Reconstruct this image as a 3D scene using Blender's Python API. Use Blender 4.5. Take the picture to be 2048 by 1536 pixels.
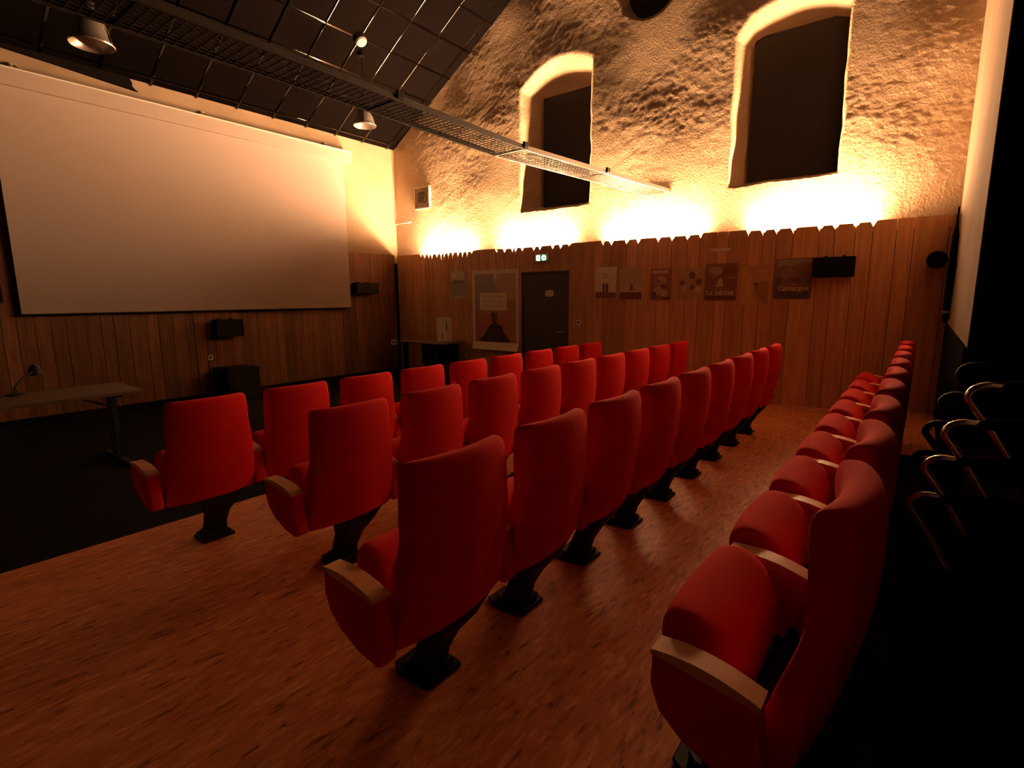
import bpy, bmesh, math, random
from mathutils import Vector, Matrix, noise
S = bpy.context.scene
for o in list(bpy.data.objects): bpy.data.objects.remove(o)
COL = S.collection
random.seed(7)

# ------------------------------------------------------------------ camera, world, exposure
cam_data = bpy.data.cameras.new('camera'); cam = bpy.data.objects.new('camera', cam_data); COL.objects.link(cam)
F = Vector((0.7790755, 0.6056321, -0.1620222)); R = Vector((0.6128321, -0.790183, -0.0068985)); U = Vector((0.1322051, 0.0939179, 0.986763))
m = Matrix((R, U, -F)).transposed().to_4x4(); m.translation = Vector((-7.61375, -9.00092, 1.4))
cam.matrix_world = m
cam_data.sensor_width = 36.0; cam_data.lens = 1049.602/2048*36.0; cam_data.clip_start = 0.02
S.camera = cam
world = bpy.data.worlds.new('world'); S.world = world; world.use_nodes = True
bg = world.node_tree.nodes.get('Background'); bg.inputs[0].default_value = (0, 0, 0, 1); bg.inputs[1].default_value = 0
S.view_settings.view_transform = 'Standard'; S.view_settings.look = 'None'
S.view_settings.gamma = 1.0; S.view_settings.use_curve_mapping = False
S.view_settings.exposure = 0.0
LAMP_STRENGTH = 4950.0
LAMP_COLOR = (1.0, 0.52, 0.245)

# ------------------------------------------------------------------ materials
def new_mat(name):
    mt = bpy.data.materials.new(name); mt.use_nodes = True
    nt = mt.node_tree; b = nt.nodes['Principled BSDF']; return mt, nt, b
def plain(name, col, rough=0.6, metal=0.0, spec=0.5):
    mt, nt, b = new_mat(name)
    b.inputs['Base Color'].default_value = (*col, 1); b.inputs['Roughness'].default_value = rough
    b.inputs['Metallic'].default_value = metal; b.inputs['Specular IOR Level'].default_value = spec
    # a whisper of procedural variation
    n = nt.nodes.new('ShaderNodeTexNoise'); n.inputs['Scale'].default_value = 30; n.inputs['Detail'].default_value = 2
    bp = nt.nodes.new('ShaderNodeBump'); bp.inputs['Strength'].default_value = 0.04; bp.inputs['Distance'].default_value = 0.002
    tc = nt.nodes.new('ShaderNodeTexCoord'); nt.links.new(tc.outputs['Object'], n.inputs['Vector'])
    nt.links.new(n.outputs['Fac'], bp.inputs['Height']); nt.links.new(bp.outputs['Normal'], b.inputs['Normal'])
    return mt
def emit(name, col, s):
    mt = bpy.data.materials.new(name); mt.use_nodes = True; nt = mt.node_tree
    nt.nodes.remove(nt.nodes['Principled BSDF']); e = nt.nodes.new('ShaderNodeEmission')
    e.inputs[0].default_value = (*col, 1); e.inputs[1].default_value = s
    nt.links.new(e.outputs[0], nt.nodes['Material Output'].inputs[0]); return mt
def ramp(nt, fac, stops):
    r = nt.nodes.new('ShaderNodeValToRGB'); el = r.color_ramp.elements
    el[0].position, el[0].color = stops[0][0], (*stops[0][1], 1)
    el[1].position, el[1].color = stops[-1][0], (*stops[-1][1], 1)
    for p, c in stops[1:-1]:
        e = el.new(p); e.color = (*c, 1)
    nt.links.new(fac, r.inputs[0]); return r.outputs[0]

def mat_plaster(name, a, b_, bump=0.9, scale=1.0):
    mt, nt, b = new_mat(name); tc = nt.nodes.new('ShaderNodeTexCoord')
    n1 = nt.nodes.new('ShaderNodeTexNoise'); n1.inputs['Scale'].default_value = 2.2; n1.inputs['Detail'].default_value = 8
    n2 = nt.nodes.new('ShaderNodeTexNoise'); n2.inputs['Scale'].default_value = 40*scale; n2.inputs['Detail'].default_value = 7; n2.inputs['Roughness'].default_value = 0.62
    v = nt.nodes.new('ShaderNodeTexVoronoi'); v.inputs['Scale'].default_value = 34*scale
    for n in (n1, n2, v): nt.links.new(tc.outputs['Object'], n.inputs['Vector'])
    c = ramp(nt, n1.outputs['Fac'], [(0.3, a), (0.7, b_)]); nt.links.new(c, b.inputs['Base Color'])
    mx = nt.nodes.new('ShaderNodeMath'); mx.operation = 'MULTIPLY_ADD'; mx.inputs[1].default_value = 0.35
    nt.links.new(v.outputs['Distance'], mx.inputs[0]); nt.links.new(n2.outputs['Fac'], mx.inputs[2])
    bp = nt.nodes.new('ShaderNodeBump'); bp.inputs['Strength'].default_value = bump; bp.inputs['Distance'].default_value = 0.012
    nt.links.new(mx.outputs[0], bp.inputs['Height']); nt.links.new(bp.outputs['Normal'], b.inputs['Normal'])
    b.inputs['Roughness'].default_value = 0.95; b.inputs['Specular IOR Level'].default_value = 0.15
    return mt
def mat_plank(name, dark, light, rough=0.62, var=0.4):
    mt, nt, b = new_mat(name); tc = nt.nodes.new('ShaderNodeTexCoord'); oi = nt.nodes.new('ShaderNodeObjectInfo')
    ad = nt.nodes.new('ShaderNodeVectorMath'); ad.operation = 'ADD'
    sc = nt.nodes.new('ShaderNodeVectorMath'); sc.operation = 'SCALE'; sc.inputs[0].default_value = (13, 7, 29)
    nt.links.new(oi.outputs['Random'], sc.inputs['Scale']); nt.links.new(tc.outputs['Object'], ad.inputs[0]); nt.links.new(sc.outputs[0], ad.inputs[1])
    mp = nt.nodes.new('ShaderNodeMapping'); mp.inputs['Scale'].default_value = (26, 26, 1.6); nt.links.new(ad.outputs[0], mp.inputs['Vector'])
    n = nt.nodes.new('ShaderNodeTexNoise'); n.inputs['Scale'].default_value = 1.0; n.inputs['Detail'].default_value = 5; n.inputs['Distortion'].default_value = 0.6
    nt.links.new(mp.outputs[0], n.inputs['Vector'])
    c = ramp(nt, n.outputs['Fac'], [(0.3, dark), (0.7, light)])
    hs = nt.nodes.new('ShaderNodeHueSaturation'); nt.links.new(c, hs.inputs['Color'])
    mr = nt.nodes.new('ShaderNodeMapRange'); mr.inputs['To Min'].default_value = 1-var; mr.inputs['To Max'].default_value = 1+var*.65
    nt.links.new(oi.outputs['Random'], mr.inputs['Value']); nt.links.new(mr.outputs[0], hs.inputs['Value'])
    nt.links.new(hs.outputs[0], b.inputs['Base Color']); b.inputs['Roughness'].default_value = rough
    bp = nt.nodes.new('ShaderNodeBump'); bp.inputs['Strength'].default_value = 0.25; bp.inputs['Distance'].default_value = 0.003
    nt.links.new(n.outputs['Fac'], bp.inputs['Height']); nt.links.new(bp.outputs['Normal'], b.inputs['Normal'])
    return mt
def mat_osb(name):
    mt, nt, b = new_mat(name); tc = nt.nodes.new('ShaderNodeTexCoord')
    outs = []
    for ang, s in ((0.35, 1.0), (1.3, 1.25), (-0.6, 0.85)):
        mp = nt.nodes.new('ShaderNodeMapping'); mp.inputs['Rotation'].default_value = (0, 0, ang); mp.inputs['Scale'].default_value = (14*s, 60*s, 1)
        nt.links.new(tc.outputs['Object'], mp.inputs['Vector'])
        v = nt.nodes.new('ShaderNodeTexVoronoi'); v.inputs['Scale'].default_value = 1.0; nt.links.new(mp.outputs[0], v.inputs['Vector'])
        sp = nt.nodes.new('ShaderNodeSeparateColor'); nt.links.new(v.outputs['Color'], sp.inputs[0]); outs.append(sp.outputs[0])
    n = nt.nodes.new('ShaderNodeTexNoise'); n.inputs['Scale'].default_value = 3.0; n.inputs['Detail'].default_value = 4
    nt.links.new(tc.outputs['Object'], n.inputs['Vector'])
    m1 = nt.nodes.new('ShaderNodeMath'); m1.operation = 'ADD'; nt.links.new(outs[0], m1.inputs[0]); nt.links.new(outs[1], m1.inputs[1])
    m2 = nt.nodes.new('ShaderNodeMath'); m2.operation = 'ADD'; nt.links.new(m1.outputs[0], m2.inputs[0]); nt.links.new(outs[2], m2.inputs[1])
    m3 = nt.nodes.new('ShaderNodeMath'); m3.operation = 'ADD'; nt.links.new(m2.outputs[0], m3.inputs[0]); nt.links.new(n.outputs['Fac'], m3.inputs[1])
    m4 = nt.nodes.new('ShaderNodeMath'); m4.operation = 'MULTIPLY'; m4.inputs[1].default_value = 0.25; nt.links.new(m3.outputs[0], m4.inputs[0])
    c = ramp(nt, m4.outputs[0], [(0.20, (0.25, 0.07, 0.022)), (0.33, (0.62, 0.195, 0.062)), (0.58, (0.74, 0.25, 0.085)), (0.76, (0.85, 0.37, 0.15))])
    nt.links.new(c, b.inputs['Base Color']); b.inputs['Roughness'].default_value = 0.5; b.inputs['Specular IOR Level'].default_value = 0.3
    bp = nt.nodes.new('ShaderNodeBump'); bp.inputs['Strength'].default_value = 0.25; bp.inputs['Distance'].default_value = 0.003
    nt.links.new(m4.outputs[0], bp.inputs['Height']); nt.links.new(bp.outputs['Normal'], b.inputs['Normal'])
    return mt
def mat_velvet(name, col):
    mt, nt, b = new_mat(name); tc = nt.nodes.new('ShaderNodeTexCoord')
    n = nt.nodes.new('ShaderNodeTexNoise'); n.inputs['Scale'].default_value = 420; n.inputs['Detail'].default_value = 2
    n2 = nt.nodes.new('ShaderNodeTexNoise'); n2.inputs['Scale'].default_value = 6; n2.inputs['Detail'].default_value = 3
    for q in (n, n2): nt.links.new(tc.outputs['Object'], q.inputs['Vector'])
    c = ramp(nt, n2.outputs['Fac'], [(0.3, tuple(x*0.86 for x in col)), (0.7, col)]); nt.links.new(c, b.inputs['Base Color'])
    b.inputs['Roughness'].default_value = 0.9; b.inputs['Specular IOR Level'].default_value = 0.15
    b.inputs['Sheen Weight'].default_value = 0.08; b.inputs['Sheen Roughness'].default_value = 0.5; b.inputs['Sheen Tint'].default_value = (1, 0.12, 0.08, 1)
    bp = nt.nodes.new('ShaderNodeBump'); bp.inputs['Strength'].default_value = 0.15; bp.inputs['Distance'].default_value = 0.001
    nt.links.new(n.outputs['Fac'], bp.inputs['Height']); nt.links.new(bp.outputs['Normal'], b.inputs['Normal'])
    return mt

M = {}
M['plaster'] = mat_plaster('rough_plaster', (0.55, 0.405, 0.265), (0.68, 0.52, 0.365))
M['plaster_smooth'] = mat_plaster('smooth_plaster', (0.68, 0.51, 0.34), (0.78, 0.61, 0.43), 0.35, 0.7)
M['plank'] = mat_plank('pale_plank', (0.58, 0.265, 0.105), (0.78, 0.42, 0.19), 0.62, 0.2)  # lighter boards on the long wall
M['plank_front'] = mat_plank('dark_plank', (0.13, 0.05, 0.017), (0.27, 0.115, 0.04))  # darker boards on the screen wall
M['osb'] = mat_osb('strand_board_floor')
M['red'] = mat_velvet('red_velvet', (0.74, 0.012, 0.012))
M['armwood'] = mat_plank('beech_arm', (0.82, 0.34, 0.10), (0.88, 0.42, 0.14), 0.5, 0.05)
M['black'] = plain('black_paint', (0.008, 0.007, 0.007), 1.0, 0, 0.0)
M['black_metal'] = plain('black_steel', (0.009, 0.009, 0.009), 0.6, 0, 0.2)
M['speaker'] = plain('speaker_black', (0.006, 0.005, 0.005), 0.8, 0, 0.1)
M['grille'] = plain('speaker_grille', (0.008, 0.007, 0.007), 0.9, 0, 0.08)
M['tile'] = plain('charcoal_ceiling_tile', (0.0030, 0.0023, 0.0022), 1.0, 0, 0.0)
M['bar'] = plain('aluminium_ceiling_bar', (0.055, 0.051, 0.048), 0.07, 1.0)
M['chrome'] = plain('chrome_tube', (0.75, 0.73, 0.70), 0.22, 1.0)
M['steel'] = plain('galvanised_steel', (0.34, 0.31, 0.28), 0.42, 0.9)
M['shaded_rail'] = plain('shaded_rail', (.028, .023, .019), .6, .3)  # tray steel darkened to hold the shade of the unlit sections
M['shaded_wire'] = plain('shaded_wire', (.05, .04, .033), .6, .4)  # mesh wire darkened for the shade on those same sections
M['wire'] = plain('dark_wire', (0.16, 0.13, 0.11), 0.5, 0.8)
M['screen'] = plain('matte_white_screen', (0.46, 0.385, 0.345), 0.95, 0, 0.05)
M['white'] = plain('white_paint', (0.78, 0.74, 0.68), 0.5)
M['cream'] = plain('cream_plastic', (0.70, 0.62, 0.48), 0.5)
M['blackout'] = plain('blackout_board', (0.05, 0.042, 0.038), 0.85, 0, 0.2)
M['door'] = plain('dark_brown_door', (0.075, 0.055, 0.042), 0.6)
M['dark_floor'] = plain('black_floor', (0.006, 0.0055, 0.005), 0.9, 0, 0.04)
M['table'] = plain('brown_table_top', (0.085, 0.05, 0.03), 0.5)
M['lamp_shell'] = plain('ribbed_lamp_shell', (0.50, 0.45, 0.41), 0.3, 0.5)
M['seatplastic'] = plain('black_seat_shell', (0.016, 0.015, 0.015), 0.5, 0, 0.35)
M['paper'] = plain('white_paper', (0.70, 0.64, 0.54), 0.8)
M['tube'] = emit('warm_tube_glow', LAMP_COLOR, LAMP_STRENGTH)
M['exit_white'] = emit('exit_lit_white', (0.86, 1.0, 0.88), 3.0)
M['exit_green'] = emit('exit_lit_green', (0.10, 0.34, 0.12), 0.5)

# ------------------------------------------------------------------ object helpers
def link(name, me, mats, parent=None, loc=None, rot=None):
    o = bpy.data.objects.new(name, me); COL.objects.link(o)
    if me is not None and not me.materials:
        for k in (mats if isinstance(mats, (list, tuple)) else [mats]): me.materials.append(k)
    if parent: o.parent = parent
    if loc: o.location = loc
    if rot: o.rotation_euler = rot
    return o
def tag(o, label=None, cat=None, group=None, kind=None):
    if label: o['label'] = label
    if cat: o['category'] = cat
    if group: o['group'] = group
    if kind: o['kind'] = kind
    return o
def empty(name, loc=(0, 0, 0), rot=(0, 0, 0)):
    o = bpy.data.objects.new(name, None); COL.objects.link(o); o.location = loc; o.rotation_euler = rot
    o.empty_display_size = 0.1; return o
class MB:
    def __init__(s): s.v = []; s.f = []; s.mi = []
    def add(s, vs, fs, mi=0):
        n = len(s.v); s.v += [tuple(v) for v in vs]; s.f += [tuple(i+n for i in f) for f in fs]; s.mi += [mi]*len(fs); return s
    def box(s, x0, x1, y0, y1, z0, z1, mi=0):
        return s.add([(x0,y0,z0),(x1,y0,z0),(x1,y1,z0),(x0,y1,z0),(x0,y0,z1),(x1,y0,z1),(x1,y1,z1),(x0,y1,z1)],
              [(0,3,2,1),(4,5,6,7),(0,1,5,4),(1,2,6,5),(2,3,7,6),(3,0,4,7)], mi)
    def bar(s, a, b, w, h=None, up=(0,0,1), mi=0):
        h = h or w; a = Vector(a); b = Vector(b); d = (b-a).normalized(); u = Vector(up)
        if abs(d.dot(u)) > .95: u = Vector((1,0,0))
        r = d.cross(u).normalized(); u = r.cross(d)
        vs = []
        for p in (a, b):
            for sx, sy in ((-1,-1),(1,-1),(1,1),(-1,1)): vs.append(p + r*sx*w/2 + u*sy*h/2)
        return s.add(vs, [(0,1,2,3),(7,6,5,4),(0,4,5,1),(1,5,6,2),(2,6,7,3),(3,7,4,0)], mi)
    def prism(s, poly, axis, a, b, mi=0):           # poly: 2-D points, extruded along axis from a to b
        def P(p, t): return {'x': (t,p[0],p[1]), 'y': (p[0],t,p[1]), 'z': (p[0],p[1],t)}[axis]
        n = len(poly); vs = [P(p,a) for p in poly]+[P(p,b) for p in poly]
        return s.add(vs, [tuple(range(n))[::-1], tuple(range(n,2*n))]+[(i,(i+1)%n,n+(i+1)%n,n+i) for i in range(n)], mi)
    def lathe(s, prof, c=(0,0,0), n=24, axis='z', closed=False, mi=0):
        vs = []; fs = []
        for (r, h) in prof:
            for k in range(n):
                t = 2*math.pi*k/n; x, y = r*math.cos(t), r*math.sin(t)
                p = {'z': (x,y,h), 'x': (h,x,y), 'y': (x,h,y)}[axis]; vs.append((p[0]+c[0],p[1]+c[1],p[2]+c[2]))
        m_ = len(prof)
        for i in range(m_-1 if not closed else m_):
            j = (i+1) % m_
            for k in range(n): fs.append((i*n+k, i*n+(k+1)%n, j*n+(k+1)%n, j*n+k))
        if not closed: fs.append(tuple(range(n))[::-1]); fs.append(tuple(range((m_-1)*n, m_*n)))
        return s.add(vs, fs, mi)
    def tube(s, pts, r, n=8, mi=0):
        pts = [Vector(p) for p in pts]; vs = []; fs = []; prev = None
        for i, p in enumerate(pts):
            d = (pts[min(i+1,len(pts)-1)]-pts[max(i-1,0)]).normalized()
            if prev is None:
                u = Vector((0,0,1)) if abs(d.z) < .9 else Vector((1,0,0)); u = (u-d*u.dot(d)).normalized()
            else: u = (prev-d*prev.dot(d)).normalized()
            prev = u; w = d.cross(u)
            for k in range(n):
                t = 2*math.pi*k/n; vs.append(p+(u*math.cos(t)+w*math.sin(t))*r)
        for i in range(len(pts)-1):
            for k in range(n): fs.append((i*n+k, i*n+(k+1)%n, (i+1)*n+(k+1)%n, (i+1)*n+k))
        fs.append(tuple(range(n))[::-1]); fs.append(tuple(range((len(pts)-1)*n, len(pts)*n)))
        return s.add(vs, fs, mi)
    def mesh(s, name, smooth=False, bevel=0, seg=2, fix=True):
        me = bpy.data.meshes.new(name); me.from_pydata(s.v, [], s.f)
        me.polygons.foreach_set('material_index', s.mi)
        if fix or bevel:
            bm = bmesh.new(); bm.from_mesh(me); bmesh.ops.recalc_face_normals(bm, faces=bm.faces)
            if bevel:
                ed = [e for e in bm.edges if len(e.link_faces) == 2 and e.calc_face_angle(0) > 0.5]
                bmesh.ops.bevel(bm, geom=ed, offset=bevel, segments=seg, profile=0.5, affect='EDGES', clamp_overlap=True)
            bm.to_mesh(me); bm.free()
        if smooth:
            for p in me.polygons: p.use_smooth = True
            try: me.set_sharp_from_angle(angle=math.radians(38))
            except Exception: pass
        me.update(); return me
    def build(s, name, mats, parent=None, loc=None, rot=None, **k):
        return link(name, s.mesh(name, **k), mats, parent, loc, rot)

# ------------------------------------------------------------------ room shell
SL = 0.587                                    # roof slope (rise per metre away from the screen wall)
EAVE = 4.418
def roof(y): return EAVE - SL*y if y > -4.61 else EAVE + SL*(9.22+y)
def zf(y): return -0.04*(y+7.93) + (.02*min(1, max(0, (-8.3-y)/.3)))              # gently raked seating floor

# seating floor: strand board rake that stops in a low step in front of row 1
mb = MB()
ys = [-5.03, -6.5, -8.0, -8.3, -8.6, -9.22, -10.55]
vs = []; fs = []
for x in (-9.6, 0.02):
    for y in ys: vs.append((x, y, zf(max(y, -9.4))))
n = len(ys)
for i in range(n-1): fs.append((i, i+1, n+i+1, n+i))
mb.add(vs, fs)
mb.add([(-9.6,-5.03,zf(-5.03)),(0.02,-5.03,zf(-5.03)),(0.02,-5.03,-0.2),(-9.6,-5.03,-0.2)], [(0,1,2,3)])
mb.add([(-9.6,-5.03,-0.2),(0.02,-5.03,-0.2),(0.02,-10.55,-0.2),(-9.6,-10.55,-0.2)], [(0,1,2,3)])
floor = tag(mb.build('floor', M['osb']), kind='structure')
# the flat strip of dark floor before the screen
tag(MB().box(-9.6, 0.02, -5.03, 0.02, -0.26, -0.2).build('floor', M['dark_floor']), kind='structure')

mb = MB(); zz = [(-8.76, zf(-8.76)), (-9.22, zf(-9.22)), (-9.4, zf(-9.4)), (-10.55, zf(-9.4))]  # black recess floor, carried under the back row to paint that row's shadow
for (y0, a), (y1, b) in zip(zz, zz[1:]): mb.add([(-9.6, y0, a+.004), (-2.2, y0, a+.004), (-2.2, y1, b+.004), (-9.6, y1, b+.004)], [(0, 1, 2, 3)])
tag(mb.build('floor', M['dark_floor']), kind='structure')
# --- long rubble wall with the two deep niches (a heightfield: x = depth behind the wall face)
def sm(t): t = min(1, max(0, t)); return t*t*(3-2*t)
W1 = dict(yl=-3.31, yr=-4.66, zb=2.885, wl=.27, wr=.10, wt=.36, wb=.08, top=lambda y: 5.13-.5*(y+4.1)**2)
W2 = dict(yl=-6.80, yr=-8.035, zb=2.86, wl=.13, wr=.05, wt=.26, wb=.07, top=lambda y: 4.97-.42*(y+7.45)**2 - 0.9*max(0, y+6.95)**1.0)
ND = 0.32
def niche(y, z, w):
    wob = 0.025*noise.noise(Vector((y*3.1, z*3.1, 4.2)))
    t = min((w['yl']-y+wob)/w['wl'], (y-w['yr']+wob)/w['wr'], (w['top'](y)-z+wob)/w['wt'], (z-w['zb']+wob)/w['wb'])
    return t
def wall_depth(y, z):
    a = noise.noise(Vector((y*1.25, z*1.25, 0.3)))*0.030
    v = Vector((y*5.0+z*1.2, z*7.0, 1.7))
    b = noise.noise(v)*0.007 + noise.noise(v*2.3)*0.006 + noise.noise(v*5.1)*0.005 + noise.noise(v*9.0)*0.004
    rough = 0.35+0.65*sm((noise.noise(Vector((y*.9, z*.9, 8.8)))+0.35)/0.6)
    if z > 5.2: rough *= 0.8
    d = a*0.35 + b*rough*0.22
    for w in (W1, W2):
        t = niche(y, z, w)
        if t > -0.25:
            k = sm((t+0.12)/1.0) if t < 0.88 else 1.0
            d = d*(1-min(1, sm((t+.2)/.4))*0.75) + ND*k
    q = math.hypot((y+5.56)/.42, (z-5.76)/.44)
    if q < 1.15: d += 0.26*sm((1.1-q)/.22)
    return d
NY, NZ = 440, 210
vs = []; fs = []
for i in range(NY+1):
    y = 0.03 - 9.29*i/NY; zt = roof(y)+0.03; zb = 1.85
    for j in range(NZ+1):
        z = zb+(zt-zb)*j/NZ; d = wall_depth(y, z)
        k = min(1, max(0, (z-2.33)/.3)); vs.append((max(d*k, -.003-.03*k) if d < 0 else d*(.3+.7*k), y, z))
for i in range(NY):
    for j in range(NZ):
        a = i*(NZ+1)+j; fs.append((a, a+1, a+NZ+2, a+NZ+1))
me = bpy.data.meshes.new('wall_right'); me.from_pydata(vs, [], fs)
for p in me.polygons: p.use_smooth = True
me.update()
wall_right = tag(link('wall_right', me, M['plaster']), kind='structure')
# lower part of the same wall behind the boarding, and a solid outer skin
lw = MB().box(0.0, 0.5, -9.26, 0.3, -0.26, 1.9).box(0.42, 0.5, -9.26, 0.3, 1.9, 7.2)
lw.build('wall_core', M['plaster_smooth'], wall_right)
# backing boards behind the planks so that no light leaks through the joints
MB().box(-0.100, -0.094, -9.2, -4.37, -0.2, 2.13).box(-0.100, -0.094, -3.42, 0, -0.2, 2.13).box(-0.100, -0.094, -4.37, -3.42, 1.85, 2.13).build('backing_board', M['black'], wall_right)

# niche blackout panels
tag(MB().box(ND-.035, ND-.01, -4.60, -3.585, 2.95, 4.725).build('window_1', M['blackout'], bevel=0.004), kind='structure')
tag(MB().box(ND-.035, ND-.01, -8.02, -6.935, 2.93, 4.725).build('window_2', M['blackout'], bevel=0.004), kind='structure')
tag(MB().lathe([(.40, .20), (.40, .235)], (0, -5.56, 5.76), 32, 'x').build('window_3', M['blackout']), kind='structure')

# --- screen wall
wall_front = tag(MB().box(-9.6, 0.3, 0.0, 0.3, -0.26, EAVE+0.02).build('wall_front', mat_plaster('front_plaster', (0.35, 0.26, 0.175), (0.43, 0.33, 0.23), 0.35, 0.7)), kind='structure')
MB().box(-9.6, -0.02, -0.026, -0.0, -0.2, -0.085).build('skirting', M['black'], wall_front)
# --- back wall stub, and the black recess behind the last row
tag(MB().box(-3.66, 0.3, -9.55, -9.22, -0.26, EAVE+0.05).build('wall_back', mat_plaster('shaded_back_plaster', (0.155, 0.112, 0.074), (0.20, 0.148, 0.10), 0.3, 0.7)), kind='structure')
MB().box(-3.66, -0.02, -9.22, -9.205, -0.2, 1.10).build('black_lower_band', M['black'], bpy.data.objects['wall_back'])  # flat black band over the lower part of this wall
rec = MB().box(-9.7, 0.3, -10.75, -10.55, -0.26, 6.6).box(-3.72, -3.662, -10.55, -9.222, -0.26, 6.0)
tag(rec.build('wall_recess', M['black']), kind='structure')
tag(MB().box(-9.8, -9.6, -10.75, 0.3, -0.26, 7.2).build('wall_left', M['black']), kind='structure')
tag(MB().box(-9.6, -6.75, -9.6, -9.35, -0.26, EAVE+.1).build('wall_back', mat_plaster('bounce_wall_plaster', (0.26, 0.19, 0.12), (0.32, 0.24, 0.155), 0.3, 0.7)), kind='structure')  # unseen wall behind the camera, added to bounce light onto the seats

# --- ceiling: sloped deck, dark 60 cm tiles, bright metal bars
ang = math.atan(SL)
L1 = 4.61/math.cos(ang)
cm = MB().box(-9.7, 0.45, 0, 0.06, -0.02, 0.10)
cm = MB()
cm.box(-9.7, 0.5, -L1, 0.35, 0.03, 0.12)
ceiling = tag(cm.build('ceiling', M['black'], loc=(0, 0, EAVE), rot=(-ang, 0, 0)), kind='structure')
back_slope = MB().box(-9.7, 0.5, -0.3-(10.6-4.61)/math.cos(ang), 0, 0.0, 0.10)
o = back_slope.build('deck', M['black'], loc=(0, -4.61, roof(-4.61)), rot=(ang, 0, 0)); o.name = 'ceiling'; tag(o, kind='structure')
s0 = 1.675/math.cos(ang)
xg = [-1.986+0.6*k for k in range(-12, 4)]
sg = [-(s0+0.6*k) for k in range(-4, 6)]
tile_mesh = {}
xe = sorted([x for x in xg if -9.5 < x < -0.02]); xe = [-9.6]+xe+[0.0]
se = sorted([s for s in sg if -L1 < s < -0.02]); se = se+[-0.01]
for i in range(len(xe)-1):
    for j in range(len(se)-1):
        w, h = xe[i+1]-xe[i]-0.012, se[j+1]-se[j]-0.012
        key = (round(w, 3), round(h, 3))
        if key not in tile_mesh:
            tile_mesh[key] = MB().box(-w/2, w/2, -h/2, h/2, 0.004, 0.028).mesh('tile', bevel=0.006, seg=1)
        link('ceiling_tile', tile_mesh[key], M['tile'], ceiling, ((xe[i]+xe[i+1])/2, (se[j]+se[j+1])/2, 0))
bar_x = MB().box(-4.8, 4.8, -.017, .017, -.006, .006).mesh('bar', bevel=0.004, seg=2, smooth=True)
bar_s = MB().box(-.013, .013, -L1/2, 0, -.006, .006).mesh('bar', bevel=0.004, seg=2, smooth=True)
for s in se[1:-1]: link('ceiling_bar', bar_x, M['bar'], ceiling, (-4.8, s, 0))
lb = -se[0]
bar_s = MB().box(-.017, .017, -lb, 0, -.006, .006).mesh('bar', bevel=0.004, seg=2, smooth=True)
for x in xe[1:-1]: link('ceiling_bar', bar_s, M['bar'], ceiling, (x, 0, 0))
# flat black wedge just below the eave, towards the left
wedge = [(-6.6, 4.44), (-6.6, 4.39), (-5.95, 4.385), (-5.4, 4.345), (-5.0, 4.31), (-4.75, 4.29), (-4.56, 4.275), (-4.60, 4.30), (-4.63, 4.335), (-4.62, 4.37), (-4.66, 4.44)]
tag(MB().prism(wedge, 'y', -0.05, -0.02).build('eave_wedge_1', M['black']), kind='structure')

# ------------------------------------------------------------------ wall planks (each one an object)
def plank(parent, name, face, a, b, z0, z1, ca=0.0, cb=0.0, cd=0.0, dx=0.0):
    """a<b along the wall; ca/cb: widths of the clipped top corners, cd their depth"""
    top = [(b, z1-cd if cb else z1)] + ([(b-cb, z1)] if cb else []) + ([(a+ca, z1)] if ca else []) + [(a, z1-cd if ca else z1)]
    poly = [(a, z0), (b, z0)]+top
    mb = MB()
    if face == 'right': mb.prism(poly, 'x', -0.124+dx, -0.102+dx)
    else: mb.prism(poly, 'y', -0.048+dx, -0.026+dx)
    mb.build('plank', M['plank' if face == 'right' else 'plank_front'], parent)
ybd = [-0.13, -0.35, -0.60, -0.867, -0.974, -1.097, -1.184, -1.322, -1.44, -1.524, -1.64, -1.754, -1.899, -2.01, -2.13, -2.242, -2.44, -2.65, -2.846, -3.028, -3.206,
       -3.274, -3.42, -3.666, -3.793, -4.051, -4.207, -4.37, -4.612, -4.822, -4.989, -5.127, -5.383, -5.571, -5.877, -6.084, -6.305, -6.485, -6.715, -6.859, -7.106, -7.285, -7.446, -7.635,
       -7.922, -8.085, -8.291, -8.461, -8.685, -8.842, -9.148, -9.215]
bays = [(-2.23, -0.88), (-4.36, -2.86), (-6.47, -5.0), (-8.45, -7.12)]
def inbay(y): return any(a-.03 <= y <= b+.03 for a, b in bays)
for i in range(len(ybd)-1):
    b, a = ybd[i]-0.003, ybd[i+1]+0.003
    amt = 0.030 if (b-a) > .11 else 0.020  # in lit bays, wider clipped corners and lower tops imitate lamp bloom
    ca = amt if inbay(ybd[i+1]) else 0.005; cb = amt if inbay(ybd[i]) else 0.005
    cd = 0.06 if (ca > .01 or cb > .01) else 0.03
    z1 = 2.287 - (0.012 if inbay((a+b)/2) else 0) - 0.0045*abs((a+b)/2) + random.uniform(-.003, .003)
    z0 = zf(b) - .01 if b < -5.03 else -0.2
    if a >= -4.38 and b <= -3.41: z0 = 1.835
    plank(wall_right, 'plank', 'right', a, b, z0, z1, ca, cb, cd, random.uniform(-.002, .002))
xbd = [-0.12, -0.29, -0.44, -0.575, -0.77, -0.969, -1.158, -1.31, -1.477, -1.63, -1.78, -1.988, -2.11, -2.32, -2.537, -2.69, -2.83, -3.023, -3.16, -3.309, -3.407, -3.58, -3.751, -3.87, -3.988, -4.159, -4.27,
       -4.459, -4.641, -4.792, -5.009, -5.195, -5.34, -5.503, -5.711, -5.871, -6.03, -6.2, -6.34, -6.5, -6.68, -6.83, -6.99, -7.2, -7.4, -7.6, -7.85, -8.1, -8.35, -8.6, -8.85, -9.1, -9.35, -9.59]
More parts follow.
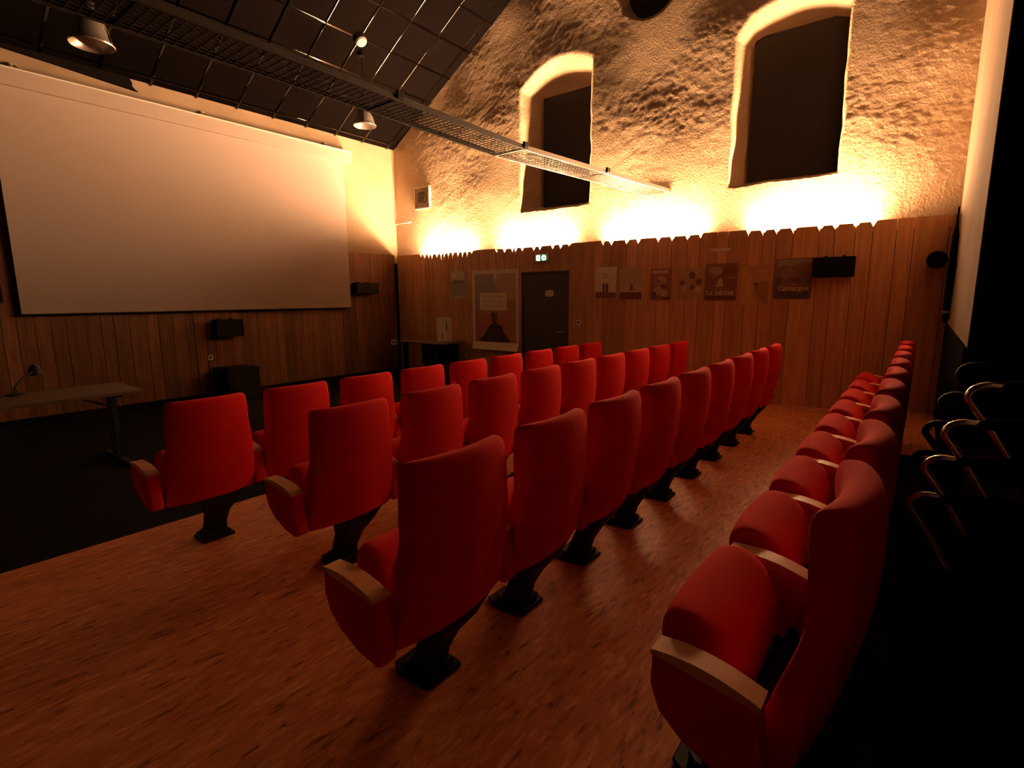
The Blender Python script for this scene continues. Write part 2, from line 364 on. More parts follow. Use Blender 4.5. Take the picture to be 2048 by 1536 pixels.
for i in range(len(xbd)-1):
    b, a = xbd[i]-0.003, xbd[i+1]+0.003
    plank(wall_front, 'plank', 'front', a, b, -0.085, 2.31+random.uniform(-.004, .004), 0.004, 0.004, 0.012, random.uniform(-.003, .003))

# ------------------------------------------------------------------ concealed wall-washer tubes (they light the room)
tube_names = ['nearest the screen wall', 'below the small niche', 'between the two niches', 'below the large niche']
for (a, b), tn in zip(bays, tube_names):
    t = empty('tube_lamp', (-0.046, (a+b)/2, 2.212 if a > -2.5 else 2.236))
    tag(t, 'warm glowing tube lamp hidden behind the plank tops, the one '+tn, 'lamp', 'tube lamps behind the boarding')
    h = (b-a)/2-.03
    MB().lathe([(.013, -h+.02), (.013, h-.02)], n=12, axis='y').build('tube', M['tube'], t, smooth=True)
    MB().box(-.03, .03, -h, h, -.055, -.022).build('reflector', M['white'], t)
    MB().box(-.014, .014, -h, -h+.02, -.022, .012).build('lamp_holder', M['white'], t)
    MB().box(-.014, .014, h-.02, h, -.022, .012).build('lamp_holder', M['white'], t)
    MB().box(-.046, .025, -.03, .03, -.07, -.055).build('bracket', M['steel'], t)

# ------------------------------------------------------------------ projection screen
sc = empty('projection_screen', (-3.74, -0.14, 1.23))
tag(sc, 'large white roll-down projection screen hanging on the planked front wall', 'screen')
x0, x1 = -6.15+3.74, -1.335+3.74
MB().box(x0, x1, -.004, .004, 0.0, 2.70).build('screen_cloth', M['screen'], sc)
MB().lathe([(.012, x0), (.012, x1)], (0, 0, 0.0), 10, 'x').build('bottom_bar', M['black_metal'], sc)
MB().box(x0-.5, x1+.155, -.06, .115, 2.70, 2.885).build('housing', M['screen'], sc, bevel=.008)
MB().box(x0-.5, x1+.165, -.075, .115, 2.885, 2.905).build('housing_lid', M['white'], sc, bevel=.003)
for bx in (-1.62, -3.72, -5.86):
    k = MB().box(bx+3.74-.05, bx+3.74+.05, -.02, .118, 2.905, 2.925).box(bx+3.74-.035, bx+3.74+.035, .095, .118, 2.90, 3.0)
    k.bar((bx+3.74-.05, .02, 2.925), (bx+3.74-.02, .10, 2.985), .02).bar((bx+3.74+.05, .02, 2.925), (bx+3.74+.02, .10, 2.985), .02)
    k.build('wall_bracket', M['cream'], sc)
MB().box(x1+.155, x1+.162, -.05, .10, 2.715, 2.875).build('end_cap', M['white'], sc)

# ------------------------------------------------------------------ loudspeakers
def speaker(name, label, cx, cy, cz, w, d, h, facing, bracket=True, feet=False):
    """facing: '-y' (on front wall) or '-x' (on right wall); centre of the box given"""
    t = empty(name, (cx, cy, cz), (0, 0, 0 if facing == '-y' else -math.pi/2)); tag(t, label, 'speaker')
    MB().box(-w/2, w/2, -d/2+.012, d/2, -h/2, h/2).build('cabinet', M['speaker'], t, bevel=.008, smooth=True)
    MB().box(-w/2+.008, w/2-.008, -d/2, -d/2+.012, -h/2+.008, h/2-.008).build('front_grille', M['grille'], t, bevel=.004)
    if bracket:
        for sx in (-.22, .22): MB().box(w*sx-.012, w*sx+.012, d/2-.03, d/2+.0, h/2, h/2+.02).box(w*sx-.012, w*sx+.012, d/2, d/2+.045, h/2-.02, h/2+.02).build('bracket', M['black_metal'], t)
    if feet:
        for sx in (-1, 1):
            for sy in (-1, 1): MB().lathe([(.022, -h/2-.02), (.022, -h/2)], (sx*(w/2-.06), sy*(d/2-.06), 0), 10).build('foot', M['black_metal'], t)
    return t
speaker('wall_speaker', 'small black box speaker on the planks right of the projection screen', -0.99, -0.17, 1.605, .54, .155, .215, '-y')
speaker('wall_speaker', 'black box speaker mounted centrally under the projection screen', -3.70, -0.17, 0.95, .44, .155, .28, '-y')
speaker('wall_speaker', 'black box speaker half cut off at the left edge beside the screen', -6.58, -0.17, 1.49, .54, .155, .215, '-y')
speaker('subwoofer', 'large black floor speaker standing against the front planks', -3.71, -0.33, 0.075, .52, .5, .51, '-y', False, True)
speaker('wall_speaker', 'black oblong speaker on the planked wall right of the last poster', -0.215, -8.11, 1.735, .43, .115, .235, '-x')
# round spot in the far corner
t = empty('corner_speaker', (-0.124, -9.07, 1.775)); tag(t, 'small rounded black speaker on the planks in the far right corner', 'speaker')
MB().lathe([(.05, -.16), (.088, -.15), (.094, -.06), (.06, -.03), (.05, -.028)], n=24, axis='x').build('housing', M['speaker'], t, smooth=True)
MB().lathe([(.07, -.172), (.07, -.158)], n=24, axis='x').build('front_grille', M['grille'], t)
MB().box(-.03, 0, -.02, .02, -.04, .04).box(-.06, -.02, -.012, .012, -.012, .012).build('bracket', M['black_metal'], t)

# ------------------------------------------------------------------ door and exit sign
dr = tag(MB().box(-0.118, -0.075, -4.345, -3.435, -0.19, 1.81).build('door_1', M['door'], bevel=.003), kind='structure')
fr = MB().box(-.13, -.06, -4.375, -4.35, -.2, 1.835).box(-.13, -.06, -3.43, -3.405, -.2, 1.835).box(-.13, -.06, -4.375, -3.405, 1.813, 1.838)
fr.build('door_frame', M['door'], dr)
pp = [(-3.99+.085*math.copysign(abs(math.cos(t))**.5, math.cos(t)), 1.47+.055*math.copysign(abs(math.sin(t))**.5, math.sin(t))) for t in [2*math.pi*k/24 for k in range(24)]]
MB().prism(pp, 'x', -.123, -.118).build('name_plate', M['cream'], dr)
hd = MB().tube([(-.118, -4.28, .82), (-.165, -4.28, .82), (-.17, -4.27, .82), (-.17, -4.16, .82)], .010).lathe([(.025, -.126), (.025, -.118)], (0, -4.28, .82), 16, 'x')
hd.build('door_handle', M['steel'], dr)

def text_mesh(s, size, name='text', font_extrude=0.0, align='CENTER'):
    cu = bpy.data.curves.new(name, 'FONT'); cu.body = s; cu.size = size; cu.align_x = align; cu.extrude = font_extrude; cu.resolution_u = 3
    ob = bpy.data.objects.new(name, cu); me = bpy.data.meshes.new_from_object(ob)
    bpy.data.objects.remove(ob); bpy.data.curves.remove(cu); return me
WALL_TEXT_ROT = (math.pi/2, 0, -math.pi/2)        # reads along -y, faces -x

ex = empty('exit_sign', (-0.124, -3.846, 2.06)); tag(ex, 'small lit white and green exit sign above the dark door', 'sign')
MB().box(-.035, 0, -.13, .13, -.062, .062).build('housing', M['white'], ex, bevel=.006)
MB().box(-.038, -.035, -.118, .118, -.054, .054).build('green_face', M['exit_green'], ex)
dpoly = [(.022, -.044), (.022, .034), (.03, .044), (.085, .044), (.098, .036), (.098, -.03), (.088, -.044)]
rp = MB().prism(dpoly, 'x', -.041, -.038); rp.build('doorway_symbol', M['exit_white'], ex)
gm = MB().lathe([(.008, -.043), (.008, -.041)], (0, .055, .026), 10, 'x')
gm.prism([(.05,.015),(.066,.012),(.062,-.01),(.074,-.034),(.067,-.036),(.056,-.016),(.044,-.034),(.037,-.03),(.05,-.006)], 'x', -.043, -.041)
gm.prism([(.066,.012),(.08,0.0),(.077,-.005),(.064,.004)], 'x', -.043, -.041).build('running_figure', M['exit_green'], ex)
MB().lathe([(.046, -.041), (.046, -.038)], (0, -.055, 0), 24, 'x').build('round_symbol', M['exit_white'], ex)
MB().prism([(-.03,.008),(-.06,.008),(-.06,.022),(-.085,0),(-.06,-.022),(-.06,-.008),(-.03,-.008)], 'x', -.043, -.041).build('arrow', M['exit_green'], ex)

# ------------------------------------------------------------------ posters
PM = {}
def pcol(c):
    k = tuple(round(min(.85, x*1.3+.01), 3) for x in c)
    if k not in PM: PM[k] = plain('print_%d' % len(PM), k, .7, 0, .25)
    return PM[k]
def poster(label, y_l, y_r, z0, z1, base, patches=(), texts=(), curl=None, group=None, tilt=0.0):
    """y_l > y_r (screen side first). patches: (colour, polygon in 0..1 coordinates left-to-right / bottom-to-top)"""
    w, h = y_l-y_r, z1-z0
    t = empty('poster', (-0.128, (y_l+y_r)/2, z0)); tag(t, label, 'poster', group); t.rotation_euler = (tilt, 0, 0)
    if curl is None: curl = lambda u, v: 0.002
    vv = [0, .045, .095, .3, .6, 1.0]; nu, nv = 4, 5; vs = []; fs = []
    for k in (0, 1):
        for i in range(nu+1):
            for j in range(nv+1):
                u, v = i/nu, vv[j]; vs.append((-curl(u, v)-.0012*k, w/2-u*w, v*h))
    q = (nu+1)*(nv+1)
    for i in range(nu):
        for j in range(nv):
            a = i*(nv+1)+j; fs.append((a, a+1, a+nv+2, a+nv+1)); fs.append((q+a, q+a+nv+1, q+a+nv+2, q+a+1))
    rim = [i*(nv+1) for i in range(nu+1)]+[nu*(nv+1)+j for j in range(1, nv+1)]+[i*(nv+1)+nv for i in range(nu-1, -1, -1)]+[j for j in range(nv-1, 0, -1)]
    for a, b in zip(rim, rim[1:]+rim[:1]): fs.append((a, b, q+b, q+a))
    mb = MB().add(vs, fs); mats = [pcol(base)]
    o = mb.build('sheet', mats, t); lay = 0
    pm = MB(); pmats = []
    for c, poly in patches:
        lay += 1; mt = pcol(c)
        if mt not in pmats: pmats.append(mt)
        vs = [(-curl(u, v)-.0012-.0004*lay, w/2-u*w, v*h) for u, v in poly]
        pm.add(vs, [tuple(range(len(vs)))], pmats.index(mt))
    if patches: pm.build('printed_picture', pmats, t, fix=False)
    for s, c, u, v, size in texts:
        tm = text_mesh(s, size); tx = tag(link('lettering', tm, pcol(c), t, (-curl(u, v)-.0012-.0004*(lay+1), w/2-u*w, v*h), WALL_TEXT_ROT), kind='stuff')
    return t
def ell(cu, cv, ru, rv, n=14): return [(cu+ru*math.cos(2*math.pi*k/n), cv+rv*math.sin(2*math.pi*k/n)) for k in range(n)]
def rect(a, b, c, d): return [(a, c), (b, c), (b, d), (a, d)]
G = 'film posters on the long planked wall'
poster('small poster with pale sky over a dark ridge, left of the big poster', -1.68, -2.08, 1.39, 1.91, (.36, .33, .24),
  [((.44, .38, .27), rect(.04, .96, .66, .97)), ((.20, .15, .10), [(.04, .60), (.3, .70), (.55, .66), (.75, .70), (.96, .58), (.96, .50), (.04, .50)]), ((.25, .24, .17), rect(.04, .96, .12, .55)), ((.5, .42, .3), rect(.3, .75, .03, .07)), ((.58, .48, .34), ell(.3, .82, .10, .06))], group=G)
poster('tall white-bordered poster with text box over a dark seated silhouette, beside the door', -2.25, -3.35, 0.45, 1.905, (.62, .52, .38),
  [((.30, .25, .20), [(.06, .48), (.45, .48), (.62, .66), (.5, .82), (.47, .95), (.06, .95)]),
   ((.46, .31, .21), [(.62, .66), (.94, .62), (.94, .95), (.55, .95), (.5, .82)]),
   ((.42, .17, .10), [(.06, .10), (.94, .10), (.94, .62), (.62, .66), (.06, .48)]),
   ((.36, .13, .085), rect(.06, .5, .10, .46)),
   ((.055, .03, .025), [(.14, .105), (.82, .105), (.76, .17), (.70, .22), (.63, .31), (.50, .35), (.38, .31), (.30, .22), (.22, .16)]),
   ((.10, .035, .03), [(.45, .33), (.44, .40), (.40, .43), (.43, .475), (.56, .475), (.55, .42), (.52, .38), (.53, .33)]),
   ((.17, .06, .05), ell(.5, .44, .05, .035)),
   ((.66, .54, .38), rect(.17, .76, .50, .715))],
  [('Les films de la saison', (.20, .11, .06), .46, .655, .062), ('au cinéma du village', (.24, .12, .07), .46, .60, .055), ('RENCONTRES ET PROJECTIONS', (.16, .05, .03), .465, .545, .034)],
  curl=lambda u, v: 0.003+.07*(max(0, .095-v)/.095)**1.5*(.4+.6*u))
poster('white poster with two small dark figures and a dark base, right of the door', -4.865, -5.235, 1.37, 1.865, (.60, .52, .38),
  [((.20, .075, .04), [(.02, .02), (.98, .02), (.98, .20), (.7, .22), (.5, .17), (.3, .23), (.02, .22)]), ((.13, .06, .04), [(.36, .18), (.34, .45), (.40, .52), (.47, .45), (.47, .18)]), ((.13, .06, .04), [(.50, .18), (.50, .44), (.57, .51), (.63, .43), (.62, .18)]), ((.48, .29, .12), rect(.33, .63, .66, .70)), ((.48, .29, .12), rect(.38, .60, .74, .79))], group=G)
poster('beige poster with one tiny figure above a dark red band', -5.28, -5.655, 1.355, 1.835, (.42, .29, .16),
  [((.17, .055, .03), rect(.02, .98, .02, .24)), ((.46, .34, .20), rect(.06, .94, .24, .50)), ((.10, .07, .045), [(.49, .30), (.48, .46), (.54, .50), (.60, .46), (.60, .30)])], group=G)
poster('reddish poster with pale title strip and crowded faces', -5.785, -6.105, 1.354, 1.805, (.27, .11, .06),
  [((.50, .34, .25), rect(.08, .85, .84, .95)), ((.42, .25, .13), ell(.5, .62, .3, .14)), ((.2, .09, .06), ell(.38, .62, .1, .08)), ((.5, .36, .22), ell(.45, .68, .07, .04)), ((.42, .26, .14), ell(.38, .3, .2, .14)), ((.46, .30, .17), ell(.68, .22, .18, .12)), ((.14, .05, .035), ell(.62, .44, .12, .07)), ((.14, .05, .035), rect(.1, .3, .05, .25)), ((.12, .05, .03), rect(.55, .95, .03, .09))], group=G)
poster('light busy poster of scattered figures between the reddish and the dark one', -6.185, -6.57, 1.385, 1.795, (.40, .24, .11),
  [((.14, .075, .04), ell(.55, .75, .12, .12)), ((.50, .35, .18), ell(.7, .82, .05, .05)), ((.18, .09, .045), ell(.2, .5, .1, .1)), ((.48, .34, .19), ell(.3, .32, .09, .13)), ((.17, .085, .05), ell(.8, .52, .1, .1)), ((.50, .36, .20), ell(.78, .28, .13, .12)), ((.2, .1, .05), ell(.58, .35, .08, .1)), ((.48, .32, .22), rect(.4, .85, .93, .97))], group=G)
poster('dark reddish poster with pale kneeling figure and yellow title La bêtise', -6.585, -7.0, 1.345, 1.84, (.21, .085, .055),
  [((.36, .23, .12), ell(.32, .80, .22, .12)), ((.22, .14, .08), ell(.25, .66, .16, .07)), ((.17, .06, .045), ell(.75, .80, .2, .12)), ((.50, .34, .22), [(.34, .38), (.60, .38), (.55, .55), (.47, .62), (.40, .52)]), ((.42, .24, .15), rect(.70, .97, .60, .63)), ((.12, .045, .03), rect(.02, .98, .02, .12))],
  [('La bêtise', (.85, .62, .36), .48, .15, .105), ('un film', (.45, .25, .15), .42, .30, .04)], group=G)
poster('ochre yellow poster with a big curved leaf shape', -7.045, -7.40, 1.27, 1.80, (.42, .22, .07),
  [((.30, .15, .05), [(.98, .62), (.7, .60), (.52, .52), (.5, .42), (.60, .26), (.80, .08), (.98, .03)]), ((.14, .045, .03), ell(.56, .53, .08, .04)), ((.50, .28, .09), [(.02, .03), (.62, .03), (.45, .22), (.36, .45), (.42, .70), (.2, .95), (.02, .97)]), ((.55, .36, .2), rect(.62, .90, .84, .87)), ((.55, .36, .2), rect(.62, .88, .67, .69))], group=G)
poster('dark poster with grey sky, brown rocks and title Camargue, next to black speaker', -7.455, -7.885, 1.36, 1.865, (.19, .10, .07),
  [((.26, .20, .14), [(.06, .78), (.25, .84), (.5, .80), (.72, .90), (.96, .86), (.96, .97), (.06, .97)]), ((.10, .065, .045), rect(.04, .2, .05, .55)), ((.08, .05, .035), [(.04, .02), (.94, .02), (.94, .19), (.8, .23), (.6, .17), (.2, .2), (.04, .3)]), ((.24, .125, .09), ell(.4, .62, .18, .14)), ((.15, .07, .05), ell(.55, .45, .2, .09))],
  [('Camargue', (.8, .56, .37), .52, .215, .085), ('Les', (.45, .27, .17), .52, .33, .07)], group=G)
t = empty('label_strip', (-0.126, -6.77, 2.005)); tag(t, 'narrow white label strip on the planks above the posters', 'sign')
MB().box(-.006, 0, -.135, .135, -.004, .034).build('strip', M['paper'], t)

# ------------------------------------------------------------------ sockets, vent, rod, pole
def socket_plate(label, loc, facing, w, h, holes=1):
    t = empty('wall_socket', loc, (0, 0, 0 if facing == '-y' else -math.pi/2)); tag(t, label, 'socket')
    MB().box(-w/2, w/2, -.014, 0, -h/2, h/2).build('plate', M['white'], t, bevel=.003)
    for k in range(holes):
        cx = (k-(holes-1)/2)*.075
        MB().lathe([(.019, -.016), (.019, -.013)], (cx, 0, 0), 14, 'y').build('socket_hole', M['black'], t)
socket_plate('small white square socket on the front planks near the floor speaker', (-3.97, -.049, .49), '-y', .075, .08)
socket_plate('white double socket plate low beside the room corner', (-0.235, -.049, .475), '-y', .17, .12, 2)
socket_plate('small white socket right of the dark door', (-.126, -4.575, .995), '-x', .075, .085)
t = empty('air_vent', (0.0, -0.86, 3.39)); tag(t, 'square pale framed air vent with dark round fan, high near the corner', 'vent')
MB().box(-.05, 0.03, .19, .215, -.20, .20).box(-.05, 0.03, -.215, -.19, -.20, .20).box(-.05, 0.03, -.215, .215, .185, .21).box(-.05, 0.03, -.215, .215, -.21, -.185).build('frame', M['cream'], t)
MB().box(-.042, 0.03, -.19, .19, -.185, .185).build('back_panel', plain('vent_brown', (.30, .20, .13), .7), t)
MB().lathe([(.10, -.052), (.125, -.05), (.125, -.04)], n=24, axis='x').build('fan_ring', plain('vent_ring', (.13, .08, .05), .6), t)
for k in range(5): MB().box(-.056, -.050, -.075, .075, -.09+.045*k-.006, -.09+.045*k+.006).build('slat', M['black'], t)
t = empty('wall_rod', (-.02, -.03, 2.95)); tag(t, 'short white rod on the plaster close to the room corner', 'rod')
MB().tube([(0, 0.02, 0), (-.02, -.43, .0)], .010).build('rod', M['white'], t, smooth=True)
MB().lathe([(.018, -.46), (.018, -.42)], (-.02, 0, 0), 12, 'y').build('end_cap', M['white'], t)
t = empty('pole', (-.8, -9.185, 1.12)); tag(t, 'tall thin black tapered pole against the pale strip of back wall', 'pole')
MB().lathe([(.012, 0), (.030, .05), (.034, .5), (.028, .85), (.010, .95), (.007, 1.12)], n=14).build('shaft', M['black'], t, smooth=True)
MB().lathe([(.036, .10), (.036, .125)], n=14).build('collar', M['steel'], t)
MB().box(-.015, .015, -.036, 0, .55, .58).build('wall_clip', M['black_metal'], t)

# ------------------------------------------------------------------ ceiling lamps, smoke detector
def pendant(label, x, y, z, r, h):
    t = empty('pendant_lamp', (x, y, z)); tag(t, label, 'lamp', 'bell-shaped pendant lamps')
    prof = [(r*1.0, 0), (r*1.03, .012), (r*.93, .03), (r*.86, h*.35), (r*.72, h*.72), (r*.52, h*.97), (r*.50, h*.97), (r*.69, h*.70), (r*.83, h*.34), (r*.90, .03), (r*.97, .008)]
    MB().lathe(prof, n=48, closed=True).build('shade', M['lamp_shell'], t, smooth=True)
    MB().lathe([(r*.52, h*.96), (r*.5, h*1.08), (r*.3, h*1.2), (r*.3, h*1.5), (.02, h*1.55)], n=24).build('gear_box', M['black_metal'], t, smooth=True)
    for k in range(4):
        a = math.pi/4+k*math.pi/2; c, s = math.cos(a), math.sin(a)
        MB().bar((c*r*.97, s*r*.97, .03), (c*r*.89, s*r*.89, h*.36), .014, .006, (c, s, 0)).bar((c*r*.89, s*r*.89, h*.36), (c*r*.55, s*r*.55, h*.99), .014, .006, (c, s, 0)).build('clip_strap', M['black_metal'], t)
    MB().lathe([(.006, -.02), (.03, .0), (.045, .05), (.035, .09), (.02, .13)], (0, 0, h*.45), 16).build('bulb', plain('frosted_bulb', (.8, .75, .68), .3), t, smooth=True)
    top = EAVE-SL*y-z
    MB().tube([(0, 0, h*1.5), (0, 0, top)], .008).build('hanging_rod', M['black'], t)
    MB().lathe([(.05, top-.05), (.05, top+.02)], n=16).build('ceiling_rose', M['black'], t)
pendant('pale bell-shaped pendant lamp hanging near the long mesh tray', -1.833, -1.493, 4.19, .178, .215)
pendant('dim bell-shaped pendant lamp hanging at the upper left, above the screen', -5.82, -2.775, 3.70, .172, .245)
t = empty('smoke_detector', (-1.986, -1.675, EAVE+SL*1.675), (-ang, 0, 0)); tag(t, 'small white round detector where bright ceiling bars cross', 'detector')
MB().lathe([(.105, 0.004), (.105, -.02), (.06, -.05)], n=28).build('base', M['black'], t, smooth=True)
MB().lathe([(.086, -.05), (.088, -.062), (.075, -.085), (.03, -.095)], n=28).build('cover', plain('detector_white', (.36, .33, .30), .5), t, smooth=True)
MB().lathe([(.02, -.094), (.018, -.099)], n=14).build('sensor_cap', M['cream'], t)

# ------------------------------------------------------------------ overhead mesh tray
TZ = 2.9
tr = empty('cable_tray', (0, 0, TZ)); tag(tr, 'long narrow metal mesh tray running overhead to the plaster wall', 'tray')
secs = [((-9.5, -5.36), (-9.5, -5.76), (-6.45, -5.36), (-6.45, -5.745)), ((-6.45, -5.36), (-6.45, -5.745), (-4.75, -5.345), (-4.75, -5.705)),
        ((-4.75, -5.345), (-4.75, -5.705), (-3.085, -5.275), (-3.085, -5.66)), ((-3.085, -5.275), (-3.085, -5.66), (-1.595, -5.43), (-1.595, -5.805)), ((-1.595, -5.43), (-1.595, -5.805), (0.0, -5.60), (0.0, -5.975))]
def V2(p, z=0): return Vector((p[0], p[1], z))
for i, (a, b, c, d) in enumerate(secs):
    railm = M['steel'] if i >= 3 else M['shaded_rail']
    MB().bar(V2(a), V2(c), .018, .045).build('side_rail', railm, tr)
    MB().bar(V2(b), V2(d), .018, .045).build('side_rail', railm, tr)
    MB().bar(V2(c, -.01), V2(d, -.01), .045 if i in (1,) else .022, .02).build('cross_bar', M['steel'] if i == 2 else M['black_metal'], tr)
    w = MB(); nl = max(2, int((V2(c)-V2(a)).length/.055))
    for k in range(1, nl):
        t_ = k/nl; w.bar(V2(a, -.015).lerp(V2(c, -.015), t_), V2(b, -.015).lerp(V2(d, -.015), t_), .006)
    for k in range(1, 8):
        t_ = k/8; w.bar(V2(a, -.015).lerp(V2(b, -.015), t_), V2(c, -.015).lerp(V2(d, -.015), t_), .005)
    o = w.build('wire_mesh', M['wire' if i >= 3 else 'shaded_wire'], tr, fix=False); o['kind'] = 'stuff'
    e = V2(d)
    if 0 < i < 4: MB().box(e.x-.035, e.x+.035, e.y-.03, e.y+.0, -.01, .05).build('coupling', M['black_metal'], tr, bevel=.008)
MB().box(-.012, 0.03, -5.99, -5.59, -.02, .02).build('wall_bracket', M['steel'], tr)

# ------------------------------------------------------------------ tables at the front
t = empty('folding_table', (-6.72, -2.66, -0.2)); tag(t, 'long brown folding table with dark legs in the dim left front', 'table')
MB().box(-.9, .9, -.39, .39, .71, .74).build('table_top', M['table'], t, bevel=.004)
for sx in (-1, 1):
    x = sx*.72
    lg = MB().bar((x, -.05, .05), (x, -.05, .71), .05, .05).bar((x, .05, .05), (x, .05, .71), .05, .05); lg.build('leg', M['black_metal'], t)
    MB().bar((x, -.36, .025), (x, .36, .025), .05, .04).lathe([(.022, 0), (.022, .03)], (x, -.35, 0), 10).lathe([(.022, 0), (.022, .03)], (x, .35, 0), 10).build('foot_bar', M['black_metal'], t)
    MB().bar((x, 0, .55), (x-sx*.32, 0, .705), .018).build('brace', M['black_metal'], t)
    MB().bar((x, -.3, .695), (x, .3, .695), .04, .03).build('under_rail', M['black_metal'], t)
MB().box(-.66, .66, .3, .32, .64, .71).build('apron', M['black_metal'], t)
t = empty('desk_lamp', (-6.66, -2.42, .54)); tag(t, 'small black gooseneck lamp on the long folding table', 'desk lamp')
MB().lathe([(.07, 0), (.07, .012), (.02, .025)], n=20).build('base', M['black_metal'], t, smooth=True)
MB().tube([(0, 0, .02), (.01, .03, .06), (.06, .10, .11), (.13, .20, .15), (.20, .30, .175)], .010).build('neck', M['black_metal'], t, smooth=True)
MB().lathe([(.02, .06), (.045, .03), (.06, -.04), (.055, -.045)], (.22, .33, .18), 18).build('lamp_head', M['black_metal'], t, smooth=True)
t = empty('desk', (-0.53, -1.50, -0.2)); tag(t, 'small dark table against the boarding in the far corner, card on top', 'table')
MB().box(-.33, .33, -.62, .62, .75, .78).build('table_top', M['table'], t, bevel=.004)
for y in (-.42, .42):
    MB().box(-.30, -.24, y-.04, y+.04, 0.02, .75).build('leg', M['black_metal'], t)
    MB().box(.24, .30, y-.04, y+.04, 0.02, .75).build('leg', M['black_metal'], t)
    MB().box(-.31, .31, y-.03, y+.03, 0.0, .03).build('foot_bar', M['black_metal'], t)
MB().box(.22, .24, -.5, .5, .3, .75).build('modesty_panel', M['black_metal'], t)
# card standing on the far table
t = empty('display_card', (-.39, -1.745, .58), (0, 0, math.atan2(.13, -.225)+math.pi)); tag(t, 'white printed card standing on the small corner table', 'sign')
cd = empty; c = MB().box(-.15, .15, -.004, .0, 0, .46); o = c.build('card', M['paper'], t, rot=(-.10, 0, 0))
MB().add([(-.06, .0, .01), (.06, .0, .01), (0.0, .13, .0), (-.02, .01, .34), (.02, .01, .34)], [(0, 1, 2), (0, 2, 3), (1, 4, 2), (2, 4, 3)]).build('prop_stand', M['paper'], t)
ink = pcol((.10, .05, .035))
k = MB()
for (x, z, w, h) in ((.045, .37, .02, .03), (.05, .30, .025, .06), (.04, .25, .03, .05), (.045, .21, .02, .03), (-.045, .12, .025, .035), (-.045, .07, .02, .03)): k.box(x-w/2, x+w/2, -.006, -.004, z-h/2, z+h/2)
tag(k.build('lettering', ink, t, rot=(-.10, 0, 0)), kind='stuff')

# ------------------------------------------------------------------ cinema seats
def interp(prof, n):
    P = [Vector((a, b)) for a, b in prof]; P.append(P[0]); d = [0]
    for a, b in zip(P, P[1:]): d.append(d[-1]+(b-a).length)
    out = []
    for i in range(n):
        s = d[-1]*i/n; k = 0
        while d[k+1] < s: k += 1
        out.append(P[k].lerp(P[k+1], (s-d[k])/(d[k+1]-d[k])))
    return out
def loft_x(prof, halfw, bow_r=0.0, bow_f=0.0, split=None, inset=0.02, ncol=9, taper=None):
    """closed (u,z) outline lofted across x, with softly rounded flanks"""
    c = Vector((sum(p[0] for p in prof)/len(prof), sum(p[1] for p in prof)/len(prof)))
    xs = [-1+2*i/(ncol-1) for i in range(ncol)]
    cols = [(-1.0, inset*1.0)]+[(x if abs(x) < 1 else x*0.965, inset*0.22 if abs(x) == 1 else 0.0) for x in xs]+[(1.0, inset*1.0)]
    cols = [(-1.0, inset), (-.985, inset*.35), (-.93, 0)]+[(x, 0) for x in xs[1:-1] if abs(x) < .9]+[(.93, 0), (.985, inset*.35), (1.0, inset)]
    vs = []; fs = []; n = len(prof)
    for x, ins in cols:
        for (u, z) in prof:
            p = Vector((u, z))
            # shrink toward a medial line for the rounded flank
            q = p-c; L = q.length
            nrm = q/L if L else Vector((0, 0))
            p2 = Vector((p.x-(ins*(1 if q.x > 0 else -1) if abs(q.x) > ins else q.x*.8), p.y-(ins*(1 if q.y > 0 else -1) if abs(q.y) > .12 else ins*q.y/.12)))
            front = u > (split(z) if split else c.x)
            b = (bow_f if front else bow_r)*(1-x*x)
            hw = halfw*(taper(z) if taper else 1)
            vs.append((x*hw, p2.x-b, p2.y))
    m_ = len(cols)
    for i in range(m_-1):
        for k in range(n): fs.append((i*n+k, i*n+(k+1)%n, (i+1)*n+(k+1)%n, (i+1)*n+k))
    fs.append(tuple(range(n))[::-1]); fs.append(tuple(range((m_-1)*n, m_*n)))
    return MB().add(vs, fs)
back_prof = [(0.003, .905), (-.003, .86), (-.002, .78), (.004, .70), (.018, .62), (.042, .52), (.070, .42), (.095, .345), (.112, .318), (.135, .315), (.155, .335), (.165, .40), (.150, .48),
             (.120, .56), (.090, .64), (.076, .70), (.072, .745), (.078, .79), (.086, .83), (.088, .875), (.080, .915), (.060, .930), (.030, .931), (.012, .923)]
sp_line = lambda z: .045 + (max(0, .62-z))*.28
seat_prof = [(.225, .602), (.190, .565), (.168, .50), (.165, .42), (.175, .35), (.200, .325), (.235, .325), (.275, .35), (.312, .42), (.340, .50), (.352, .56), (.342, .603), (.312, .626), (.265, .624)]
panel_prof = [(.110, .540), (.105, .45), (.09, .345), (.11, .334), (.20, .352), (.285, .395), (.335, .44), (.356, .50), (.350, .578)]
def subsurf(o, lv=1):
    md = o.modifiers.new('round', 'SUBSURF'); md.levels = lv; md.render_levels = lv
back_mesh = loft_x(back_prof, .215, .042, .037, sp_line, .022, 9, lambda z: 1.0+.15*sm((.80-z)/.28)).mesh('backrest', smooth=False)
seat_mesh = loft_x(seat_prof, .222, .0, -.012, None, .022, 7).mesh('seat')
def smooth_all(me):
    for p in me.polygons: p.use_smooth = True
for me in (back_mesh, seat_mesh):
    smooth_all(me)
    me.materials.append(M['red'])
panel_mesh = MB().prism(panel_prof, 'x', -.032, .032).mesh('armrest', bevel=.010, seg=3, smooth=True); panel_mesh.materials.append(M['red'])
